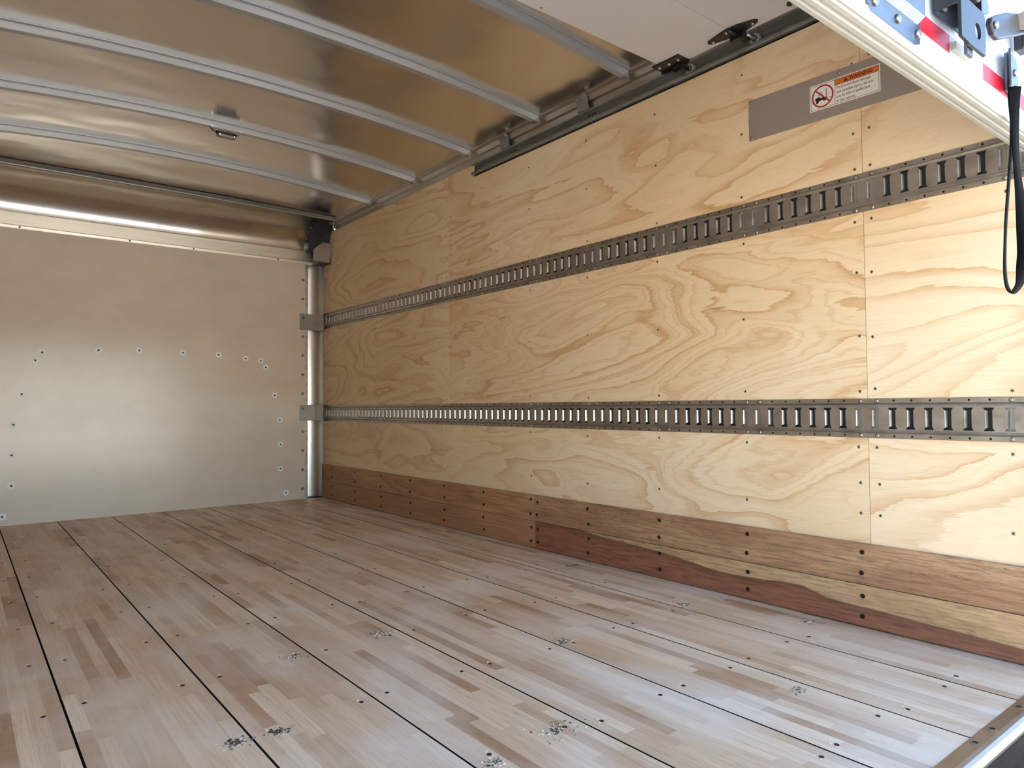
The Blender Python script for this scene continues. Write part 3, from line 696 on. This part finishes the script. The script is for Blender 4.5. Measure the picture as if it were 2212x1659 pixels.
# ribbed bottom seal
ZB = Z(0.6526); YO, YI = 0.545, 0.5945
sl = [(YI, Z(0.678)), (YI+0.001, ZB+0.006), (YI-0.001, ZB), (YI-0.010, ZB-0.001), (YI-0.012, ZB+0.003), (YI-0.017, ZB+0.003), (YI-0.019, ZB-0.002), (YI-0.027, ZB-0.002), (YI-0.029, ZB+0.002), (YI-0.034, ZB+0.002), (YI-0.036, ZB-0.001), (YI-0.044, ZB-0.0005), (YI-0.046, ZB+0.003), (YO-0.001, ZB+0.003), (YO-0.001, ZB+0.008), (YO+0.004, ZB+0.010), (YO+0.004, Z(0.678))]
part('bottom_seal', MB().prism(sl, 'x', DX0, DX1), SEALM, DOOR, 'ribbed cream bottom seal')
part('bottom_rail', MB().box(DX0, DX1, 0.5475, 0.553, ZB+0.0105, ZB+0.034), DOOREX, DOOR)
YX = 0.5526                       # painted outer face of the bottom panel at this height
def outer(s): return Z((s-EYE)*1.0283)      # helper: heights measured on the outer face
TZ0, TZ1 = Z(0.7180), Z(0.7545)
x = 1.776
tx = [(x-0.187*1-0.285-0.187-0.285-0.187, x-0.187-0.285-0.187-0.285, 0), (x-0.187-0.285-0.187-0.285, x-0.187-0.285-0.187, 1), (x-0.187-0.285-0.187, x-0.187-0.285, 0), (x-0.187-0.285, x-0.187, 1), (x-0.187, x, 0), (x, x+0.285, 1), (x+0.285, DX1, 0)]
for a, b_, r in tx: part('reflective_tape', MB().box(a+0.0004, b_-0.0004, 0.5495, 0.5528, TZ0, TZ1), RED if r else WTAPE, DOOR, 'red reflective tape strip' if r else 'white reflective tape strip')
part('tape_backing', MB().box(DX0, DX1, 0.5512, 0.556, ZB+0.034, TZ1+0.004), DOOREX, DOOR)
YP = 0.5492
# lock plate with a folded rib
lp = part('lock_plate', MB().prism([(1.222, Z(0.690)), (1.232, Z(0.680)), (1.411, Z(0.676)), (1.431, Z(0.683)), (1.436, Z(0.704)), (1.429, Z(0.76)), (1.429, Z(0.88)), (1.222, Z(0.88))], 'y', YP-0.004, YP), HARD, DOOR, 'zinc plated lock plate')
part('rib', MB().prism([(YP-0.004, Z(0.718)), (YP-0.018, Z(0.728)), (YP-0.018, Z(0.88)), (YP-0.004, Z(0.88))], 'x', 1.24, 1.422), HARD, lp)
bm_ = mesh_of('bolt', MB().cyl((0, 0, 0), (0, -1, 0), 0.0095, 0.006, 14, 0, 0.006), STEEL)
for x in (1.243, 1.334, 1.4195): inst('bolt', bm_, (x, YP-0.004, Z(0.699)), lp)
# slide latch with a padlock eye
la = part('latch', MB().box(1.51, 1.64, YP-0.003, YP, Z(0.772), Z(0.96)).box(1.506, 1.512, 0.505, YP-0.003, Z(0.775), Z(0.96)).box(1.634, 1.640, 0.505, YP-0.003, Z(0.785), Z(0.96)), HARDD, DOOR, 'dark latch body')
hole = [(1.592+0.0165*math.cos(2*PI*k/16), Z(0.742)+0.0165*math.sin(2*PI*k/16)) for k in range(16)]
hb = MB(); oc = [(1.506, Z(0.703)), (1.634, Z(0.703)), (1.634, Z(0.790)), (1.506, Z(0.790))]
def on_rect(k):
    a = 2*PI*k/16; dx, dz = math.cos(a), math.sin(a); cx_, cz_ = 1.592, Z(0.742)
    ts_ = []
    if dx > 1e-6: ts_.append((1.634-cx_)/dx)
    if dx < -1e-6: ts_.append((1.506-cx_)/dx)
    if dz > 1e-6: ts_.append((Z(0.790)-cz_)/dz)
    if dz < -1e-6: ts_.append((Z(0.703)-cz_)/dz)
    t_ = min(ts_); return (cx_+dx*t_, cz_+dz*t_)
rim = [on_rect(k) for k in range(16)]
for yy in (0.499, 0.505):
    V = [(x_, yy, z_) for x_, z_ in rim] + [(x_, yy, z_) for x_, z_ in hole]
    hb.add(V, [(k, (k+1) % 16, 16+(k+1) % 16, 16+k) for k in range(16)])
hb.add([(x_, yy, z_) for yy in (0.499, 0.505) for x_, z_ in hole], [(k, (k+1) % 16, 16+(k+1) % 16, 16+k) for k in range(16)])
hb.add([(x_, yy, z_) for yy in (0.499, 0.505) for x_, z_ in rim], [(k, (k+1) % 16, 16+(k+1) % 16, 16+k) for k in range(16)])
part('hasp', hb, HARDD, la)
part('tongue', MB().box(1.556, 1.586, 0.507, 0.513, Z(0.690), Z(0.79)), HARD, la)
part('bolt_bar', MB().cyl((1.50, 0.515, Z(0.835)), (1, 0, 0), 0.024, 0.12, 18), BLACK, la)
part('side_arm', MB().prism([(1.640, Z(0.80)), (1.700, Z(0.822)), (1.700, Z(0.838)), (1.640, Z(0.90))], 'y', 0.512, 0.520), HARD, la)
part('keeper', MB().box(1.518, 1.552, YP-0.012, YP, Z(0.785), Z(0.83)), BLACK, DOOR, bevel=0.004)
part('strike_plate', MB().prism([(YP, Z(0.742)), (YP-0.010, Z(0.740)), (YP-0.010, Z(0.726)), (YP, Z(0.724))], 'x', 1.595, 1.69), SEALM, DOOR, 'pale strike plate')
# lift handle reaching past the latch
hd = part('handle', MB().prism([(1.700, Z(0.800)), (1.706, Z(0.815)), (1.74, Z(0.832)), (1.80, Z(0.858)), (1.98, Z(0.915)), (1.98, Z(0.872)), (1.86, Z(0.824)), (1.745, Z(0.780)), (1.716, Z(0.782))], 'y', 0.508, 0.520), HARDD, DOOR, 'dark lift handle', bevel=0.003)
part('grip', MB().cyl((1.88, 0.498, Z(0.862)), (1, 0, 0.3), 0.020, 0.12, 16), STEEL, hd)
inst('bolt', bm_, (1.722, 0.508, Z(0.802)), hd)
part('handle_mount', MB().box(1.985, 2.03, YP-0.022, YP, Z(0.845), Z(0.91)), BLACK, DOOR, bevel=0.004)
# strap bracket and hanging pull strap
sb = part('strap_bracket', MB().prism([(1.912, Z(0.727)), (1.914, Z(0.818)), (1.950, Z(0.823)), (1.978, Z(0.815)), (1.986, Z(0.795)), (1.980, Z(0.726)), (1.944, Z(0.722))], 'y', YP-0.008, YP), HARD, DOOR, 'zinc plated strap bracket', bevel=0.0015)
part('bracket_fold', MB().prism([(1.912, YP-0.006), (1.882, YP-0.0195), (1.884, YP-0.0225), (1.914, YP-0.009)], 'z', Z(0.727), Z(0.812)), HARDD, sb)
for z in (0.780, 0.741): inst('bolt', bm_, (1.958, YP-0.008, Z(z)), sb)
def ribbon(pts, widths, thick=0.0022):
    """pts: centre line in 3-D; widths: (dir, half-width)"""
    mb = MB(); n = len(pts); V = []
    for i, p in enumerate(pts):
        p = Vector(p); tn = (Vector(pts[min(i+1, n-1)])-Vector(pts[max(i-1, 0)])).normalized(); d, hw = widths[i]; d = Vector(d); d = (d - tn*d.dot(tn)).normalized(); nn = tn.cross(d)*thick/2
        V += [p-d*hw-nn, p+d*hw-nn, p+d*hw+nn, p-d*hw+nn]
    mb.add(V, [(4*i+j, 4*i+(j+1) % 4, 4*i+4+(j+1) % 4, 4*i+4+j) for i in range(n-1) for j in range(4)] + [(3, 2, 1, 0), (4*n-4, 4*n-3, 4*n-2, 4*n-1)], 0, True)
    return mb
# down one side, round the bottom, back up the other; the webbing twists on the way down
SV = Vector((0.964, 0.267, 0)); SE = Vector((0.267, -0.964, 0)); S0 = Vector((1.893, 0.530, 0))
seq = [(0.006, 0.724, 1.2), (0.004, 0.690, 0.9), (0.004, 0.624, 0.55), (0.005, 0.549, 0.42), (0.009, 0.485, 0.60), (0.013, 0.410, 1.00), (0.015, 0.345, 1.45), (0.012, 0.313, 1.20), (0.007, 0.281, 0.7), (0.001, 0.262, 0.45), (-0.010, 0.250, 0.35),
       (-0.018, 0.262, 0.25), (-0.0215, 0.285, 0.2), (-0.0220, 0.32, 0.16), (-0.0205, 0.36, 0.14), (-0.018, 0.41, 0.14), (-0.014, 0.46, 0.14), (-0.009, 0.52, 0.14), (-0.004, 0.58, 0.14), (-0.001, 0.65, 0.2), (0.002, 0.715, 0.5)]
def smooth_seq(s):
    r = []
    for i in range(len(s)-1):
        p0, p1, p2, p3 = s[max(i-1, 0)], s[i], s[i+1], s[min(i+2, len(s)-1)]
        for k in range(4):
            t_ = k/4; r.append(tuple(0.5*((2*b)+(-a+c)*t_+(2*a-5*b+4*c-d)*t_**2+(-a+3*b-3*c+d)*t_**3) for a, b, c, d in zip(p0, p1, p2, p3)))
    return r + [s[-1]]
sq = smooth_seq(seq)
part('pull_strap', ribbon([S0 + SE*e_ + Vector((0, 0, Z(z_))) for e_, z_, a_ in sq], [(SV*math.cos(a_)+SE*math.sin(a_), 0.0135) for e_, z_, a_ in sq]), WEB, DOOR, 'black webbing pull strap')

# roller hinges riding in the track
def roller(parent, y):
    r = part('roller', MB().ring((2.231, y, Z(1.313)), (1, 0, 0), 0.012, 0.0205, 0.014, 24, 0).cyl((2.2335, y, Z(1.313)), (1, 0, 0), 0.0125, 0.008, 16, 1).cyl((2.18, y, Z(1.313)), (1, 0, 0), 0.0055, 0.056, 10, 1).cyl((2.222, y, Z(1.313)), (1, 0, 0), 0.009, 0.006, 6, 1, smooth=False), [RUBBER, ZINC], parent)
    return r
def hinge_end(y):
    h = part('roller_bracket', MB().prism([(y+0.085, Z(1.3155)), (y+0.085, Z(1.304)), (y+0.07, Z(1.298)), (y+0.03, Z(1.296)), (y+0.02, Z(1.286)), (y-0.005, Z(1.286)), (y-0.02, Z(1.296)), (y-0.045, Z(1.302)), (y-0.05, Z(1.3155))], 'x', 2.166, 2.171), BLACK, DOOR, 'black end roller bracket')
    part('flange', MB().box(2.105, 2.170, y-0.045, y+0.08, Z(1.309), Z(1.3157)), BLACK, h)
    part('arm', MB().box(2.150, 2.216, y-0.012, y+0.014, Z(1.296), Z(1.312)), BLACK, h, bevel=0.003)
    for dy, xx in ((0.06, 2.125), (0.018, 2.13), (-0.025, 2.13)): part('bolt', MB().cyl((xx, y+dy, Z(1.3095)), (0, 0, -1), 0.0075, 0.006, 10, 0, 0.005), ZINC, h)
    roller(h, y)
def hinge_mid(y):
    h = part('roller_hinge', MB().prism([(2.100, y+0.028), (2.118, y+0.1), (2.130, y+0.108), (2.142, y+0.1), (2.160, y+0.028), (2.160, y-0.028), (2.142, y-0.088), (2.130, y-0.096), (2.118, y-0.088), (2.100, y-0.028)], 'z', Z(1.311), Z(1.3155)), BLACK, DOOR, 'black roller hinge')
    part('knuckle', MB().cyl((2.095, y, Z(1.306)), (1, 0, 0), 0.008, 0.085, 12).box(2.14, 2.163, y-0.03, y+0.022, Z(1.288), Z(1.313)), BLACK, h)
    part('arm', MB().box(2.150, 2.216, y-0.013, y+0.013, Z(1.303), Z(1.314)), BLACK, h, bevel=0.003)
    for xx, dy in ((2.13, 0.085), (2.13, -0.075), (2.112, 0.018), (2.148, -0.022)): part('bolt', MB().cyl((xx, y+dy, Z(1.311)), (0, 0, -1), 0.006, 0.006, 10, 0, 0.005), ZINC, h)
    roller(h, y-0.018)
hinge_end(1.683); hinge_mid(1.415); hinge_mid(1.105)

# ------------------------------------------------------------------ warning plate
TILT = -0.028                                   # the plate runs slightly downhill towards the rear
PY, PZ = 1.4325, Z(0.950)
def onwall(u, v, d): return (XR-d, PY - u, PZ + v + TILT*u)
def poly(mb, pts, d0, d1, mi=0):
    n = len(pts); V = [onwall(u, v, d0) for u, v in pts]+[onwall(u, v, d1) for u, v in pts]
    mb.add(V, [(i, (i+1) % n, n+(i+1) % n, n+i) for i in range(n)]+[tuple(range(n)), tuple(range(2*n-1, n-1, -1))], mi); return mb
def rect(mb, u0, u1, v0, v1, d0, d1, mi=0): return poly(mb, [(u0, v0), (u1, v0), (u1, v1), (u0, v1)], d0, d1, mi)
t = thing('sign_plate', 'grey sheet metal plate carrying a warning sticker on the plywood wall', 'sign', (XR, 1.12, PZ))
part('plate', rect(MB(), 0, 0.69, 0, 0.149, 0.0, 0.0016), PLATE, t)
for u, v in ((0.010, 0.139), (0.010, 0.010), (0.333, 0.137), (0.333, 0.008), (0.68, 0.139)): inst('screw', ts, onwall(u, v, 0.0016), t)
U0, U1, V0, V1 = 0.233, 0.4625, 0.034, 0.122
D = 0.0016
stk = part('warning_sticker', rect(MB(), U0, U1, V0, V1, D, D+0.0003), STK, t, 'white warning sticker with orange heading and no-forklift symbol')
def layer(name, mb, m): return part(name, mb, m, stk)
a0, a1, b0, b1 = U0+0.0035, U1-0.0035, V0+0.0035, V1-0.0035
US = U0 + 0.0855; lw = 0.0011; e0, e1 = D+0.0003, D+0.0005
bd = MB(); rect(bd, a0, a1, b0, b0+lw, e0, e1); rect(bd, a0, a1, b1-lw, b1, e0, e1); rect(bd, a0, a0+lw, b0+lw, b1-lw, e0, e1); rect(bd, a1-lw, a1, b0+lw, b1-lw, e0, e1); rect(bd, US-lw/2, US+lw/2, b0+lw, b1-lw, e0, e1)
VH = b1 - 0.0195
rect(bd, US+lw/2, a1-lw, VH-lw/2, VH+lw/2, e0, e1)
rect(bd, a1-0.012, a1-0.005, b0+0.004, b0+0.0047, e0, e1)
layer('border', bd, STKB)
layer('heading', rect(MB(), US+lw/2, a1-lw, VH+lw/2, b1-lw, e0, e1), STKO)
# no-forklift roundel
cu_, cv_ = (a0+US)/2, (b0+b1)/2; R0, R1 = 0.0320, 0.0372
fk = MB()
def circ(mb, u, v, r, n=14): return poly(mb, [(u+r*math.cos(2*PI*k/n), v+r*math.sin(2*PI*k/n)) for k in range(n)], e0, e1)
circ(fk, cu_-0.0185, cv_-0.0155, 0.0052); circ(fk, cu_+0.0065, cv_-0.0105, 0.0066)
poly(fk, [(cu_-0.0255, cv_-0.011), (cu_-0.0255, cv_-0.001), (cu_-0.010, cv_-0.001), (cu_-0.007, cv_-0.0045), (cu_+0.002, cv_-0.0045), (cu_+0.002, cv_-0.012), (cu_-0.013, cv_-0.014)], e0, e1)
rect(fk, cu_-0.0135, cu_-0.0122, cv_-0.001, cv_+0.016, e0, e1); rect(fk, cu_-0.0135, cu_-0.003, cv_+0.0148, cv_+0.016, e0, e1)
poly(fk, [(cu_-0.0042, cv_+0.016), (cu_-0.0030, cv_+0.016), (cu_+0.003, cv_-0.0045), (cu_+0.0018, cv_-0.0045)], e0, e1)
rect(fk, cu_+0.0115, cu_+0.0135, cv_-0.010, cv_+0.022, e0, e1); rect(fk, cu_+0.0135, cu_+0.029, cv_-0.011, cv_-0.0095, e0, e1)
layer('forklift_symbol', fk, STKB)
nr = MB(); NR = 40
f0, f1 = e1, e1+0.0002
V = []
for d_ in (f0, f1):
    for r in (R0, R1): V += [onwall(cu_+r*math.cos(2*PI*k/NR), cv_+r*math.sin(2*PI*k/NR), d_) for k in range(NR)]
def fi(layer_, k): return layer_*NR + k % NR
nr.add(V, [(fi(2, k), fi(2, k+1), fi(3, k+1), fi(3, k)) for k in range(NR)] + [(fi(1, k), fi(1, k+1), fi(3, k+1), fi(3, k)) for k in range(NR)] + [(fi(0, k), fi(2, k), fi(2, k+1), fi(0, k+1)) for k in range(NR)])
s_ = math.sqrt(.5); hw = 0.0024
poly(nr, [(cu_-s_*R0-hw*s_, cv_+s_*R0-hw*s_), (cu_+s_*R0-hw*s_, cv_-s_*R0-hw*s_), (cu_+s_*R0+hw*s_, cv_-s_*R0+hw*s_), (cu_-s_*R0+hw*s_, cv_+s_*R0+hw*s_)], f0, f1)
layer('prohibition_ring', nr, STKR)
def lettering(txt, u, v, size, bold=0.0, sx=1.0, name='lettering'):
    cv = bpy.data.curves.new('text', 'FONT'); cv.body = txt; cv.size = size; cv.offset = bold; cv.resolution_u = 3
    ob = bpy.data.objects.new('text', cv); COL.objects.link(ob)
    dg = bpy.context.evaluated_depsgraph_get(); me0 = bpy.data.meshes.new_from_object(ob.evaluated_get(dg))
    mb = MB(); mb.v = [onwall(u+p.co.x*sx, v+p.co.y, e1+0.0001) for p in me0.vertices]
    for p in me0.polygons: mb.f.append(list(p.vertices)); mb.m.append(0); mb.sm.append(False)
    w = max((p.co.x for p in me0.vertices), default=0)*sx
    bpy.data.objects.remove(ob, do_unlink=True); bpy.data.curves.remove(cv); bpy.data.meshes.remove(me0)
    return layer(name, mb, STKB), w
lettering('WARNING', US+0.0475, VH+0.0040, 0.0170, 0.0004, 0.90)
tri = poly(MB(), [(US+0.0285, VH+0.0035), (US+0.0435, VH+0.0035), (US+0.036, VH+0.0165)], e1, e1+0.0002)
layer('alert_symbol', tri, STKB)
al = MB(); rect(al, US+0.0354, US+0.0366, VH+0.0072, VH+0.0125, e1+0.0002, e1+0.0004); rect(al, US+0.0354, US+0.0366, VH+0.0050, VH+0.0062, e1+0.0002, e1+0.0004)
layer('alert_mark', al, STKO)
for i, s in enumerate(('To prevent floor damage', 'and possible injury, do not', 'use forklift or pallet jack', 'in this vehicle.')):
    lettering(s, US+0.005, VH-0.0130-i*0.0146, 0.0118, 0.0001, 0.93)

# ------------------------------------------------------------------ shavings and dust heaps on the floor
def heap(name, label, x, y, r, n, dark=0.6, seed=0):
    r_ = random.Random(seed); mb = MB()
    for i in range(n):
        a = r_.uniform(0, 2*PI); d = abs(r_.gauss(0, 0.5))*r; s = r_.uniform(0.0010, 0.0030)
        cx, cy = x+math.cos(a)*d*1.3, y+math.sin(a)*d; cz = 0.0002
        b = r_.uniform(0, 2*PI); c, s2 = math.cos(b)*s*1.6, math.sin(b)*s*1.6
        mb.add([(cx-c, cy-s2, cz), (cx+c, cy+s2, cz+s*0.3), (cx-s2*0.5, cy+c*0.5, cz), (cx, cy, cz+s*1.1)], [(0, 1, 3), (1, 2, 3), (2, 0, 3), (0, 2, 1)], 1 if r_.random() < dark else 0)
    return tag(part(name, mb, [CHIPL, CHIPD], loc=(x, y, 0)), label, 'shavings', 'heaps of drill shavings on the floor', 'stuff')
for i, (x, y, r, n, dk, lab) in enumerate([(0.468, 1.531, 0.028, 150, 0.75, 'dark heap of shavings nearest the camera, left of a seam'), (0.553, 1.521, 0.022, 110, 0.75, 'dark heap of shavings just right of the seam beside the nearest heap'),
        (1.42, 1.559, 0.030, 110, 0.6, 'loose shavings in the middle of the floor'), (1.03, 1.975, 0.05, 90, 0.5, 'thin scatter of shavings in the middle left of the floor'),
        (2.006, 1.576, 0.03, 50, 0.7, 'small scatter of shavings a plank away from the kick board'), (2.143, 1.19, 0.035, 80, 0.45, 'pale shavings close to the two-tone kick board'),
        (1.02, 1.145, 0.05, 110, 0.5, 'wide scatter of shavings near the camera on the middle planks'), (0.835, 1.120, 0.028, 80, 0.4, 'pale shavings at the bottom edge of the view'),
        (0.745, 1.940, 0.03, 50, 0.6, 'few dark chips beside a seam left of the middle'), (2.12, 2.25, 0.12, 130, 0.9, 'dark crumbs strewn along the foot of the kick board'), (1.62, 0.93, 0.03, 40, 0.6, 'few chips near the steel sill')]):
    heap('wood_shavings', lab, x, y, r, n, dk, i)
